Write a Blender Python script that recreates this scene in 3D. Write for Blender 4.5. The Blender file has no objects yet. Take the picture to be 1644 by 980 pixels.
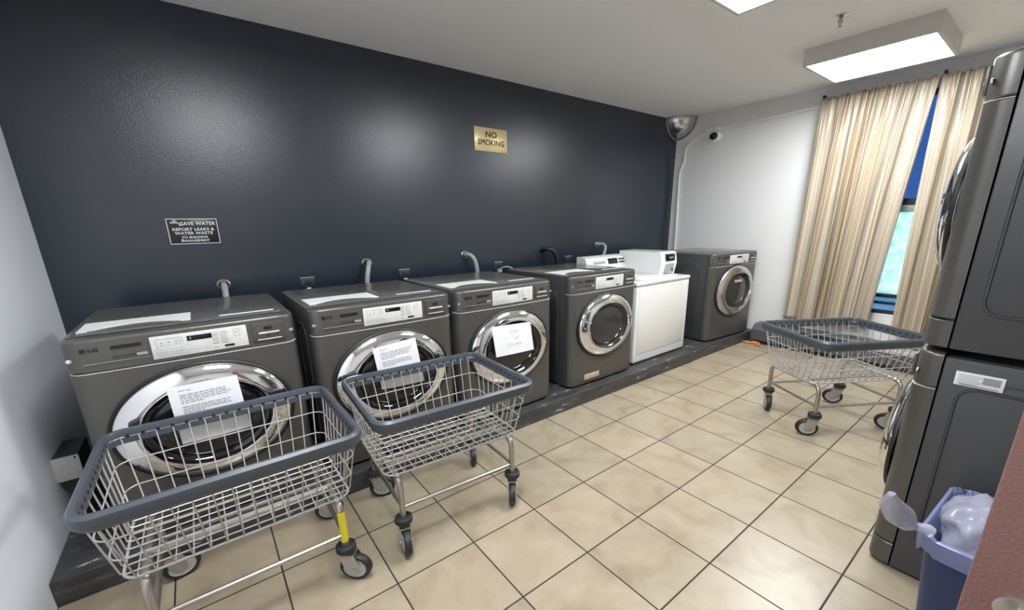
import bpy, bmesh, math, random
from mathutils import Vector, Matrix
random.seed(7)
PI = math.pi
sc = bpy.context.scene
COL = sc.collection

# ------------------------------------------------------------ camera, world, exposure
cam_d = bpy.data.cameras.new('camera'); cam = bpy.data.objects.new('camera', cam_d); COL.objects.link(cam)
YAW, PITCH, ROLL = 0.9255300699, -0.2683097807, -0.0183568042
cam_d.sensor_width = 36.0; cam_d.sensor_fit = 'HORIZONTAL'
cam_d.lens = 36.0 * 659.044 / 1644.0
cam_d.shift_y = 50.0 / 1644.0
cam_d.clip_start = 0.02
fw = Vector((math.cos(YAW)*math.cos(PITCH), math.sin(YAW)*math.cos(PITCH), math.sin(PITCH)))
rt0 = Vector((math.sin(YAW), -math.cos(YAW), 0)); up0 = rt0.cross(fw)
rt = math.cos(ROLL)*rt0 + math.sin(ROLL)*up0; up = -math.sin(ROLL)*rt0 + math.cos(ROLL)*up0
m3 = Matrix((rt, up, -fw)).transposed()
cam.matrix_world = Matrix.Translation((-1.0468, -1.5737, 1.2817)) @ m3.to_4x4()
sc.camera = cam
sc.view_settings.view_transform = 'Standard'
sc.view_settings.look = 'None'
sc.view_settings.exposure = 0.47
sc.view_settings.gamma = 1.0
sc.view_settings.use_curve_mapping = False
w = bpy.data.worlds.new('sky'); sc.world = w; w.use_nodes = True
bg = w.node_tree.nodes['Background']; bg.inputs[0].default_value = (0.70, 0.85, 1.0, 1); bg.inputs[1].default_value = 2.2
LAMP = 27.0          # emission of the ceiling fixtures' diffusers

# ------------------------------------------------------------ helpers
class MB:
    """collects shapes into one mesh"""
    def __init__(s): s.bm = bmesh.new(); s.mi = 0
    def _f(s, vs):
        try:
            f = s.bm.faces.new(vs); f.material_index = s.mi; return f
        except ValueError: return None
    def box(s, x0, x1, y0, y1, z0, z1, bev=0.0, seg=2):
        b = bmesh.new(); bmesh.ops.create_cube(b, size=1)
        for v in b.verts:
            v.co = Vector((x0+(v.co.x+.5)*(x1-x0), y0+(v.co.y+.5)*(y1-y0), z0+(v.co.z+.5)*(z1-z0)))
        if bev > 0: bmesh.ops.bevel(b, geom=b.edges[:], offset=bev, segments=seg, affect='EDGES', profile=.5)
        s.merge(b); return s
    def merge(s, b, M=None):
        mp = {}
        for v in b.verts: mp[v] = s.bm.verts.new(M @ v.co if M else v.co)
        for f in b.faces: s._f([mp[v] for v in f.verts])
        b.free()
    def loft(s, loops, cap0=True, cap1=True, closed=True):
        L = [[s.bm.verts.new(p) for p in lp] for lp in loops]; n = len(L[0])
        for a, b in zip(L, L[1:]):
            for i in range(n if closed else n-1):
                j = (i+1) % n; s._f([a[i], a[j], b[j], b[i]])
        if cap0: s._f(L[0][::-1])
        if cap1: s._f(L[-1])
        return s
    def tube(s, pts, r, n=8, closed=False, rs=None):
        pts = [Vector(p) for p in pts]; m = len(pts); loops = []
        prev = None
        for i, p in enumerate(pts):
            if closed: t = (pts[(i+1) % m]-pts[i-1])
            else: t = pts[min(i+1, m-1)]-pts[max(i-1, 0)]
            t.normalize()
            if prev is None:
                a = Vector((0, 0, 1)) if abs(t.z) < .9 else Vector((1, 0, 0)); u = t.cross(a).normalized()
            else:
                u = (prev - t*prev.dot(t)).normalized()
            prev = u; v = t.cross(u)
            rr = rs[i] if rs else r
            loops.append([p+rr*(math.cos(2*PI*k/n)*u+math.sin(2*PI*k/n)*v) for k in range(n)])
        if closed: loops.append(loops[0]); s.loft(loops, False, False)
        else: s.loft(loops)
        return s
    def lathe(s, prof, c=(0, 0, 0), axis='y', n=48, sx=1, sz=1, cap0=False, cap1=False):
        """prof: (radius, height along axis)"""
        loops = []
        for r, h in prof:
            lp = []
            for k in range(n):
                a = 2*PI*k/n; p, q = r*math.cos(a)*sx, r*math.sin(a)*sz
                if axis == 'y': lp.append((c[0]+p, c[1]+h, c[2]+q))
                elif axis == 'z': lp.append((c[0]+p, c[1]+q, c[2]+h))
                else: lp.append((c[0]+h, c[1]+p, c[2]+q))
            loops.append(lp)
        return s.loft(loops, cap0, cap1)
    def prism(s, poly, a, b, axis='y'):
        def P(u, v, h): return {'y': (u, h, v), 'z': (u, v, h), 'x': (h, u, v)}[axis]
        return s.loft([[P(u, v, a) for u, v in poly], [P(u, v, b) for u, v in poly]])
    def quad(s, *p): s._f([s.bm.verts.new(q) for q in p]); return s
    def mat(s, i): s.mi = i; return s
    def build(s, name, mats, parent=None, smooth=True, loc=None, rotz=0, angle=35):
        bmesh.ops.recalc_face_normals(s.bm, faces=s.bm.faces[:])
        me = bpy.data.meshes.new(name); s.bm.to_mesh(me); s.bm.free()
        if not isinstance(mats, (list, tuple)): mats = [mats]
        for m in mats: me.materials.append(m)
        if smooth:
            me.polygons.foreach_set('use_smooth', [True]*len(me.polygons))
            try: me.set_sharp_from_angle(angle=math.radians(angle))
            except Exception: pass
        o = bpy.data.objects.new(name, me); COL.objects.link(o)
        if parent: o.parent = parent
        if loc is not None: o.location = loc
        o.rotation_euler = (0, 0, rotz)
        return o

def tag(o, label, cat, group=None, kind=None):
    if label: o['label'] = label
    if cat: o['category'] = cat
    if group: o['group'] = group
    if kind: o['kind'] = kind
    return o
def thing(name, label, cat, loc=(0, 0, 0), rotz=0, group=None):
    o = bpy.data.objects.new(name, None); COL.objects.link(o); o.empty_display_size = .1
    o.location = loc; o.rotation_euler = (0, 0, rotz)
    return tag(o, label, cat, group)
def struct(o): o['kind'] = 'structure'; return o
def copy_tree(o, parent=None):
    c = o.copy(); COL.objects.link(c)
    if parent: c.parent = parent
    for ch in o.children: copy_tree(ch, c)
    return c
def rrect(x0, x1, y0, y1, r, n=6):
    out = []
    for cx, cy, a0 in ((x1-r, y1-r, 0), (x0+r, y1-r, PI/2), (x0+r, y0+r, PI), (x1-r, y0+r, 1.5*PI)):
        for k in range(n+1):
            a = a0+PI/2*k/n; out.append((cx+r*math.cos(a), cy+r*math.sin(a)))
    return out
def bez(p0, p1, p2, p3, n=14):
    P = [Vector(p) for p in (p0, p1, p2, p3)]
    return [((1-t)**3)*P[0]+3*t*(1-t)**2*P[1]+3*t*t*(1-t)*P[2]+t**3*P[3] for t in [i/n for i in range(n+1)]]

# ------------------------------------------------------------ materials
def mat(name, col, rough=.5, metal=0.0, spec=.5, bump=None, coat=0, trans=0, alpha=1, noise=None, ior=None):
    m = bpy.data.materials.new(name); m.use_nodes = True; nt = m.node_tree; b = nt.nodes['Principled BSDF']
    b.inputs['Base Color'].default_value = (*col, 1); b.inputs['Roughness'].default_value = rough
    b.inputs['Metallic'].default_value = metal; b.inputs['Specular IOR Level'].default_value = spec
    b.inputs['Coat Weight'].default_value = coat; b.inputs['Transmission Weight'].default_value = trans
    b.inputs['Alpha'].default_value = alpha
    if ior: b.inputs['IOR'].default_value = ior
    tc = None
    if bump or noise:
        tc = nt.nodes.new('ShaderNodeTexCoord')
    if bump:
        sc_, st = bump; n = nt.nodes.new('ShaderNodeTexNoise'); n.inputs['Scale'].default_value = sc_; n.inputs['Detail'].default_value = 3
        bp = nt.nodes.new('ShaderNodeBump'); bp.inputs['Strength'].default_value = st; bp.inputs['Distance'].default_value = .002
        nt.links.new(tc.outputs['Object'], n.inputs['Vector']); nt.links.new(n.outputs[0], bp.inputs['Height']); nt.links.new(bp.outputs[0], b.inputs['Normal'])
    if noise:
        sc_, c2, lo, hi = noise; n = nt.nodes.new('ShaderNodeTexNoise'); n.inputs['Scale'].default_value = sc_; n.inputs['Detail'].default_value = 5
        r = nt.nodes.new('ShaderNodeValToRGB'); r.color_ramp.elements[0].position = lo; r.color_ramp.elements[1].position = hi
        r.color_ramp.elements[0].color = (*col, 1); r.color_ramp.elements[1].color = (*c2, 1)
        nt.links.new(tc.outputs['Object'], n.inputs['Vector']); nt.links.new(n.outputs[0], r.inputs[0]); nt.links.new(r.outputs[0], b.inputs['Base Color'])
    return m
M = {}
M['navy'] = mat('navy_gloss_paint', (.0095, .0175, .033), .30, bump=(120, .4), spec=.85, ior=1.5)
M['wall_white'] = mat('white_wall_paint', (.78, .78, .77), .5, bump=(60, .15))
M['wall_cool'] = mat('cool_white_wall_paint', (.84, .86, .93), .6, bump=(14, .5))
M['ceiling'] = mat('ceiling_paint', (.91, .91, .90), .8, bump=(90, .3))
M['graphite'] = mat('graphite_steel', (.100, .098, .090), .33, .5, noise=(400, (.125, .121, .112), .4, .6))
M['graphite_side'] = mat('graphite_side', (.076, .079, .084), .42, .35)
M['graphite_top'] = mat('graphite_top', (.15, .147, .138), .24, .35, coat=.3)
M['dark_plastic'] = mat('dark_plastic', (.02, .02, .022), .45)
M['chrome'] = mat('chrome', (.86, .86, .86), .07, 1)
M['brushed'] = mat('brushed_steel', (.62, .60, .57), .24, 1)
M['tube'] = mat('chromed_tube', (.46, .43, .40), .38, 1)
M['wire'] = mat('plated_wire', (.50, .49, .47), .5, .6)
M['vinyl'] = mat('blue_grey_vinyl', (.058, .070, .085), .36, bump=(40, .2))
M['vinyl_dot'] = mat('rivet_hole', (.012, .015, .02), .6)
M['rubber'] = mat('black_rubber', (.018, .018, .02), .5)
M['hub'] = mat('grey_hub', (.42, .42, .41), .45)
M['fork'] = mat('zinc_fork', (.52, .51, .49), .32, .9)
M['glass_dark'] = mat('dark_door_glass', (.012, .012, .013), .04, spec=.7)
M['glass_mid'] = mat('smoky_door_glass', (.035, .035, .033), .10, spec=.5)
M['black'] = mat('black_gloss', (.006, .006, .007), .2)
M['paper'] = mat('white_paper', (.84, .85, .88), .7)
M['ink'] = mat('printed_ink', (.22, .22, .26), .7)
M['pencil'] = mat('faint_pencil', (.62, .63, .66), .7)
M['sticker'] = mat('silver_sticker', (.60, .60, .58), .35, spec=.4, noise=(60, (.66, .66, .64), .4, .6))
M['label_line'] = mat('label_print', (.33, .33, .34), .5)
M['fascia_text'] = mat('dark_print', (.008, .008, .008), .5)
M['enamel'] = mat('white_enamel', (.78, .79, .78), .22, coat=.3)
M['enamel_warm'] = mat('white_enamel_front', (.74, .73, .69), .3)
M['gasket'] = mat('black_gasket', (.008, .008, .008), .5)
M['white_label'] = mat('white_top_label', (.80, .80, .77), .35)
M['hose'] = mat('grey_hose', (.36, .38, .40), .35, bump=(300, .3))
M['hose_black'] = mat('black_hose', (.015, .015, .015), .3)
M['pipe_white'] = mat('white_conduit', (.88, .88, .87), .35)
M['heater'] = mat('dark_heater_metal', (.10, .105, .11), .4, .2)
M['fixture'] = mat('fixture_enamel', (.62, .60, .56), .5)
M['brass'] = mat('gold_sign', (.74, .60, .30), .3, .35)
M['sign_black'] = mat('black_sign', (.012, .012, .013), .3)
M['sign_white'] = mat('white_lettering', (.75, .75, .75), .5)
M['blue_bin'] = mat('blue_bin_plastic', (.016, .036, .112), .45, noise=(9, (.022, .046, .14), .4, .7))
M['door_paint'] = mat('dusty_pink_paint', (.19, .095, .083), .75, bump=(220, .5), noise=(260, (.225, .115, .10), .4, .6))
M['knob'] = mat('satin_knob', (.55, .53, .48), .3, .9)
M['orange'] = mat('orange_cord', (.80, .25, .06), .5)
M['yellow'] = mat('yellow_label', (.80, .68, .02), .5)
M['card'] = mat('cardboard', (.42, .32, .24), .8, noise=(30, (.52, .42, .33), .4, .6))
M['window_black'] = mat('black_window_frame', (.012, .014, .018), .4)
M['window_grey'] = mat('grey_window_rail', (.30, .34, .36), .4)
M['rust'] = mat('light_label', (.55, .33, .28), .5)

def emis(name, col, s):
    m = bpy.data.materials.new(name); m.use_nodes = True; nt = m.node_tree; nt.nodes.clear()
    e = nt.nodes.new('ShaderNodeEmission'); e.inputs[0].default_value = (*col, 1); e.inputs[1].default_value = s
    o = nt.nodes.new('ShaderNodeOutputMaterial'); nt.links.new(e.outputs[0], o.inputs[0]); return m
M['lamp'] = emis('lamp_diffuser', (.95, .975, 1.0), LAMP)

def floor_mat():
    m = bpy.data.materials.new('beige_floor_tiles'); m.use_nodes = True; nt = m.node_tree; N = nt.nodes; L = nt.links; b = N['Principled BSDF']
    tc = N.new('ShaderNodeTexCoord')
    br = N.new('ShaderNodeTexBrick'); br.offset = 0; br.squash = 1
    br.inputs['Scale'].default_value = 1; br.inputs['Brick Width'].default_value = .33; br.inputs['Row Height'].default_value = .33
    br.inputs['Mortar Size'].default_value = .0032; br.inputs['Mortar Smooth'].default_value = .15; br.inputs['Bias'].default_value = 0
    br.inputs['Color1'].default_value = (0, 0, 0, 1); br.inputs['Color2'].default_value = (1, 1, 1, 1); br.inputs['Mortar'].default_value = (.5, .5, .5, 1)
    L.new(tc.outputs['Object'], br.inputs['Vector'])
    # mottling, shifted per tile
    ad = N.new('ShaderNodeVectorMath'); ad.operation = 'MULTIPLY_ADD'
    L.new(br.outputs['Color'], ad.inputs[0]); ad.inputs[1].default_value = (7, 5, 3); L.new(tc.outputs['Object'], ad.inputs[2])
    n1 = N.new('ShaderNodeTexNoise'); n1.inputs['Scale'].default_value = 5.5; n1.inputs['Detail'].default_value = 6; n1.inputs['Roughness'].default_value = .55; n1.inputs['Distortion'].default_value = .6
    L.new(ad.outputs[0], n1.inputs['Vector'])
    cr = N.new('ShaderNodeValToRGB'); E = cr.color_ramp.elements
    E[0].position = .3; E[0].color = (.29, .238, .160, 1); E[1].position = .72; E[1].color = (.405, .352, .262, 1)
    e = E.new(.48); e.color = (.355, .302, .215, 1)
    L.new(n1.outputs[0], cr.inputs[0])
    hs = N.new('ShaderNodeMix'); hs.data_type = 'RGBA'; hs.blend_type = 'MIX'
    tint = N.new('ShaderNodeValToRGB'); tint.color_ramp.elements[0].color = (.96, .96, .96, 1); tint.color_ramp.elements[1].color = (1.05, 1.02, 1.0, 1)
    L.new(br.outputs['Color'], tint.inputs[0])
    mu = N.new('ShaderNodeMix'); mu.data_type = 'RGBA'; mu.blend_type = 'MULTIPLY'; mu.inputs[0].default_value = 1
    L.new(cr.outputs[0], mu.inputs[6]); L.new(tint.outputs[0], mu.inputs[7])
    gr = N.new('ShaderNodeMix'); gr.data_type = 'RGBA'; L.new(br.outputs['Fac'], gr.inputs[0]); L.new(mu.outputs[2], gr.inputs[6]); gr.inputs[7].default_value = (.035, .025, .02, 1)
    L.new(gr.outputs[2], b.inputs['Base Color'])
    ro = N.new('ShaderNodeMapRange'); ro.inputs[3].default_value = .30; ro.inputs[4].default_value = .8; L.new(br.outputs['Fac'], ro.inputs[0]); L.new(ro.outputs[0], b.inputs['Roughness'])
    bp = N.new('ShaderNodeBump'); bp.invert = True; bp.inputs['Strength'].default_value = .6; bp.inputs['Distance'].default_value = .003
    L.new(br.outputs['Fac'], bp.inputs['Height']); L.new(bp.outputs[0], b.inputs['Normal'])
    return m
M['floor'] = floor_mat()

def curb_mat():
    m = mat('chipped_black_curb_paint', (.018, .019, .021), .42, bump=(30, .6)); nt = m.node_tree; N = nt.nodes; L = nt.links; b = N['Principled BSDF']
    tc = N.new('ShaderNodeTexCoord'); n = N.new('ShaderNodeTexNoise'); n.inputs['Scale'].default_value = 11; n.inputs['Detail'].default_value = 8; n.inputs['Roughness'].default_value = .7
    mp = N.new('ShaderNodeMapping'); mp.inputs['Scale'].default_value = (.6, 2.2, 2.2)
    L.new(tc.outputs['Object'], mp.inputs[0]); L.new(mp.outputs[0], n.inputs['Vector'])
    cr = N.new('ShaderNodeValToRGB'); cr.color_ramp.interpolation = 'LINEAR'; E = cr.color_ramp.elements
    E[0].position = .35; E[0].color = (.030, .031, .033, 1); E[1].position = .665; E[1].color = (.62, .60, .56, 1)
    e = E.new(.56); e.color = (.06, .06, .06, 1); e = E.new(.63); e.color = (.10, .10, .095, 1)
    L.new(n.outputs[0], cr.inputs[0]); L.new(cr.outputs[0], b.inputs['Base Color']); return m
M['curb'] = curb_mat()

def curtain_mat():
    m = bpy.data.materials.new('striped_satin_curtain'); m.use_nodes = True; nt = m.node_tree; N = nt.nodes; L = nt.links; b = N['Principled BSDF']
    uv = N.new('ShaderNodeUVMap'); uv.uv_map = 'cloth'
    sx = N.new('ShaderNodeSeparateXYZ'); L.new(uv.outputs[0], sx.inputs[0])
    wv = N.new('ShaderNodeCombineXYZ'); mul = N.new('ShaderNodeMath'); mul.operation = 'MULTIPLY'; mul.inputs[1].default_value = 26
    L.new(sx.outputs[0], mul.inputs[0]); L.new(mul.outputs[0], wv.inputs[0])
    n = N.new('ShaderNodeTexNoise'); n.noise_dimensions = '3D'; n.inputs['Scale'].default_value = 1; n.inputs['Detail'].default_value = 4; n.inputs['Roughness'].default_value = .75
    L.new(wv.outputs[0], n.inputs['Vector'])
    cr = N.new('ShaderNodeValToRGB'); E = cr.color_ramp.elements
    E[0].position = .33; E[0].color = (.19, .115, .05, 1); E[1].position = .66; E[1].color = (.70, .66, .60, 1)
    for p, c in ((.41, (.36, .25, .125, 1)), (.455, (.48, .375, .215, 1)), (.50, (.72, .68, .61, 1)), (.535, (.28, .185, .095, 1)), (.56, (.50, .40, .255, 1)), (.60, (.41, .30, .17, 1))):
        e = E.new(p); e.color = c
    L.new(n.outputs[0], cr.inputs[0]); L.new(cr.outputs[0], b.inputs['Base Color'])
    b.inputs['Roughness'].default_value = .36; b.inputs['Specular IOR Level'].default_value = .7
    tr = N.new('ShaderNodeBsdfTranslucent'); L.new(cr.outputs[0], tr.inputs[0])
    mx = N.new('ShaderNodeMixShader'); mx.inputs[0].default_value = .16; L.new(b.outputs[0], mx.inputs[1]); L.new(tr.outputs[0], mx.inputs[2])
    L.new(mx.outputs[0], N['Material Output'].inputs[0]); return m
M['curtain'] = curtain_mat()

def film_mat(name, c1, c2, tr_=.25):
    m = bpy.data.materials.new(name); m.use_nodes = True; nt = m.node_tree; N = nt.nodes; L = nt.links; b = N['Principled BSDF']
    tc = N.new('ShaderNodeTexCoord'); n = N.new('ShaderNodeTexNoise'); n.inputs['Scale'].default_value = 14; n.inputs['Detail'].default_value = 3
    L.new(tc.outputs['Object'], n.inputs['Vector'])
    cr = N.new('ShaderNodeValToRGB'); cr.color_ramp.elements[0].position = .4; cr.color_ramp.elements[1].position = .6
    cr.color_ramp.elements[0].color = (*c1, 1); cr.color_ramp.elements[1].color = (*c2, 1); L.new(n.outputs[0], cr.inputs[0])
    t = N.new('ShaderNodeBsdfTranslucent'); L.new(cr.outputs[0], t.inputs[0]); L.new(cr.outputs[0], b.inputs['Base Color']); b.inputs['Roughness'].default_value = .2
    mx = N.new('ShaderNodeMixShader'); mx.inputs[0].default_value = .75; L.new(b.outputs[0], mx.inputs[1]); L.new(t.outputs[0], mx.inputs[2]); L.new(mx.outputs[0], N['Material Output'].inputs[0])
    return m
M['sill_pane'] = film_mat('pale_blue_pane', (.28, .46, .60), (.34, .52, .66))
M['frost'] = film_mat('frosted_pane', (.56, .74, .62), (.74, .84, .87))
def bag_mat(nm, c, op):
    m = mat(nm, c, .22, bump=(22, .8)); nt = m.node_tree; N = nt.nodes; L = nt.links; b = N['Principled BSDF']
    t = N.new('ShaderNodeBsdfTransparent'); mx = N.new('ShaderNodeMixShader'); mx.inputs[0].default_value = op
    L.new(t.outputs[0], mx.inputs[1]); L.new(b.outputs[0], mx.inputs[2]); L.new(mx.outputs[0], N['Material Output'].inputs[0]); return m
M['bag'] = bag_mat('pale_plastic_bag', (.62, .63, .74), .42)
M['liner'] = bag_mat('bluish_bin_liner', (.30, .35, .62), .58)
def pane_mat():
    m = bpy.data.materials.new('blue_tinted_window_glass'); m.use_nodes = True; nt = m.node_tree; N = nt.nodes; L = nt.links; nt.nodes.remove(N['Principled BSDF'])
    g = N.new('ShaderNodeBsdfGlossy'); g.inputs['Roughness'].default_value = .02; t = N.new('ShaderNodeBsdfTransparent'); t.inputs[0].default_value = (.135, .215, .37, 1); mx = N.new('ShaderNodeMixShader'); mx.inputs[0].default_value = .04
    L.new(t.outputs[0], mx.inputs[1]); L.new(g.outputs[0], mx.inputs[2]); L.new(mx.outputs[0], N['Material Output'].inputs[0]); return m
M['pane'] = pane_mat()

# ------------------------------------------------------------ the room
XL, XR, YW, YB, H = -1.65, 3.745, 1.468, -2.35, 2.41
struct(MB().box(XL-.15, XR+.15, YB-.15, YW+.15, -.1, 0).build('floor', M['floor'], smooth=False))
struct(MB().box(XL-.15, XR+.15, YB-.15, YW+.15, H, H+.1).build('ceiling', M['ceiling'], smooth=False))
struct(MB().box(XL-.15, XR+.15, YW, YW+.15, 0, H).build('wall_back', M['navy'], smooth=False))
struct(MB().box(XL-.15, XL, YB, YW, 0, H).build('wall_left', M['wall_cool'], smooth=False))
struct(MB().box(XL-.15, XR+.15, YB-.15, YB, 0, H).build('wall_front', M['wall_white'], smooth=False))
# far wall with the window opening
WY0, WY1, WZ0, WZ1 = -1.32, -.14, .44, 2.24
mb = MB()
mb.box(XR, XR+.15, YB, WY0, 0, H); mb.box(XR, XR+.15, WY1, YW, 0, H)
mb.box(XR, XR+.15, WY0, WY1, 0, WZ0); mb.box(XR, XR+.15, WY0, WY1, WZ1, H)
struct(mb.build('wall_right', M['wall_white'], smooth=False))
# window
wn = bpy.data.objects.new('window_1', None); COL.objects.link(wn); wn.location = (XR+.06, (WY0+WY1)/2, WZ0); struct(wn)
hw = (WY1-WY0)/2; hh = WZ1-WZ0
mb = MB()
for a in (-hw, hw-.04): mb.box(-.02, .03, a, a+.04, 0, hh)
mb.box(-.02, .03, -hw, hw, hh-.04, hh); mb.box(-.03, .03, -hw, hw, 0, .03); mb.box(-.02, .02, -hw, hw, .145, .175); mb.box(-.02, .02, -hw, hw, .085, .105)
mb.box(-.02, .03, -hw, hw, .93, .985)
mb.build('window_frame', M['window_black'], wn, smooth=False)
MB().box(-.03, -.015, -hw, hw, .875, .925, .004).build('meeting_rail', M['window_grey'], wn)
MB().box(0, .006, -hw+.04, hw-.04, .985, hh-.04).build('upper_pane', M['pane'], wn, smooth=False)
MB().box(0, .006, -hw+.04, hw-.04, .175, .93).build('lower_pane', M['frost'], wn, smooth=False)
MB().box(0, .006, -hw+.04, hw-.04, .03, .145).build('sill_pane', M['sill_pane'], wn, smooth=False)
# concrete curb the machines stand on
mb = MB(); mb.box(XL, 2.50, .317, YW, 0, .105, .006); mb.box(2.515, XR, .325, YW, 0, .100, .006)
struct(mb.build('trim_1', M['curb'], smooth=False))

# ceiling lights
def light(x, y, label):
    t = thing('ceiling_light', label, 'ceiling light', (x, y, H), 0, 'square ceiling lights')
    a, b, z = .315, .345, -.108
    mb = MB(); fr = .020
    def rc(q, z_): return [(-a+q, -b+q, z_), (a-q, -b+q, z_), (a-q, b-q, z_), (-a+q, b-q, z_)]
    mb.loft([rc(0, 0), rc(0, z), rc(fr, z), rc(fr, z+.012)])
    mb.build('housing', M['fixture'], t, smooth=False)
    MB().box(-a+fr, a-fr, -b+fr, b-fr, z+.0005, z+.010).build('diffuser', M['lamp'], t, smooth=False)
light(2.885, -.555, 'boxy lit ceiling light panel in front of the curtained window')
light(1.10, -.645, 'lit ceiling light panel cut off by the top edge of the photo')
light(-.72, -.645, 'lit ceiling light panel above the near laundry carts, reflected in the dark wall')

# ------------------------------------------------------------ machines
def front_profile(w, r, y1, n=7, bulge=.006):
    """plan outline, front at y=0, rounded front corners"""
    pts = [(-w/2, y1)]
    for k in range(n+1):
        a = PI+PI/2*k/n; pts.append((-w/2+r+r*math.cos(a), r+r*math.sin(a)))
    for k in range(1, 6):
        t = k/6; pts.append((-w/2+r+(w-2*r)*t, -bulge*math.sin(PI*t)))
    for k in range(n+1):
        a = 1.5*PI+PI/2*k/n; pts.append((w/2-r+r*math.cos(a), r+r*math.sin(a)))
    pts.append((w/2, y1)); return pts
def inset_front(pts, d, w, y1):
    cx = 0
    return [(x*(1-2*d/w), y+d if y < y1-1e-6 else y) for x, y in pts]
def txt(body, size, mat_, parent, loc, name, rot=(PI/2, 0, 0), sx=1.0, align='LEFT', bold=0.0):
    cu = bpy.data.curves.new(name, 'FONT'); cu.body = body; cu.size = size; cu.align_x = align; cu.extrude = .0004; cu.space_character = 1.0+(.06 if bold else 0); cu.resolution_u = 3
    o = bpy.data.objects.new(name, cu); COL.objects.link(o)
    dg = bpy.context.evaluated_depsgraph_get(); me = bpy.data.meshes.new_from_object(o.evaluated_get(dg))
    bpy.data.objects.remove(o); me.materials.clear(); me.materials.append(mat_)
    if bold:      # heavier strokes: the same letters laid over themselves, slightly shifted
        bb = bmesh.new()
        for dx, dy in ((-bold, 0), (bold, 0), (0, bold), (0, -bold)):
            n0 = len(bb.verts); bb.from_mesh(me); bb.verts.ensure_lookup_table()
            for v in bb.verts[n0:]: v.co += Vector((dx, dy, dx*.02+dy*.03))
        bb.to_mesh(me); bb.free()
    for v in me.vertices: v.co.x *= sx
    q = bpy.data.objects.new(name, me); COL.objects.link(q); q.parent = parent; q.location = loc; q.rotation_euler = rot
    return q
def half_tube_path(mb, path, x, r, side):
    """an embossed line on a side wall (x = const); path of (y,z)"""
    mb.tube([(x+side*0.001, y, z) for y, z in path], r, 6, closed=True)

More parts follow.
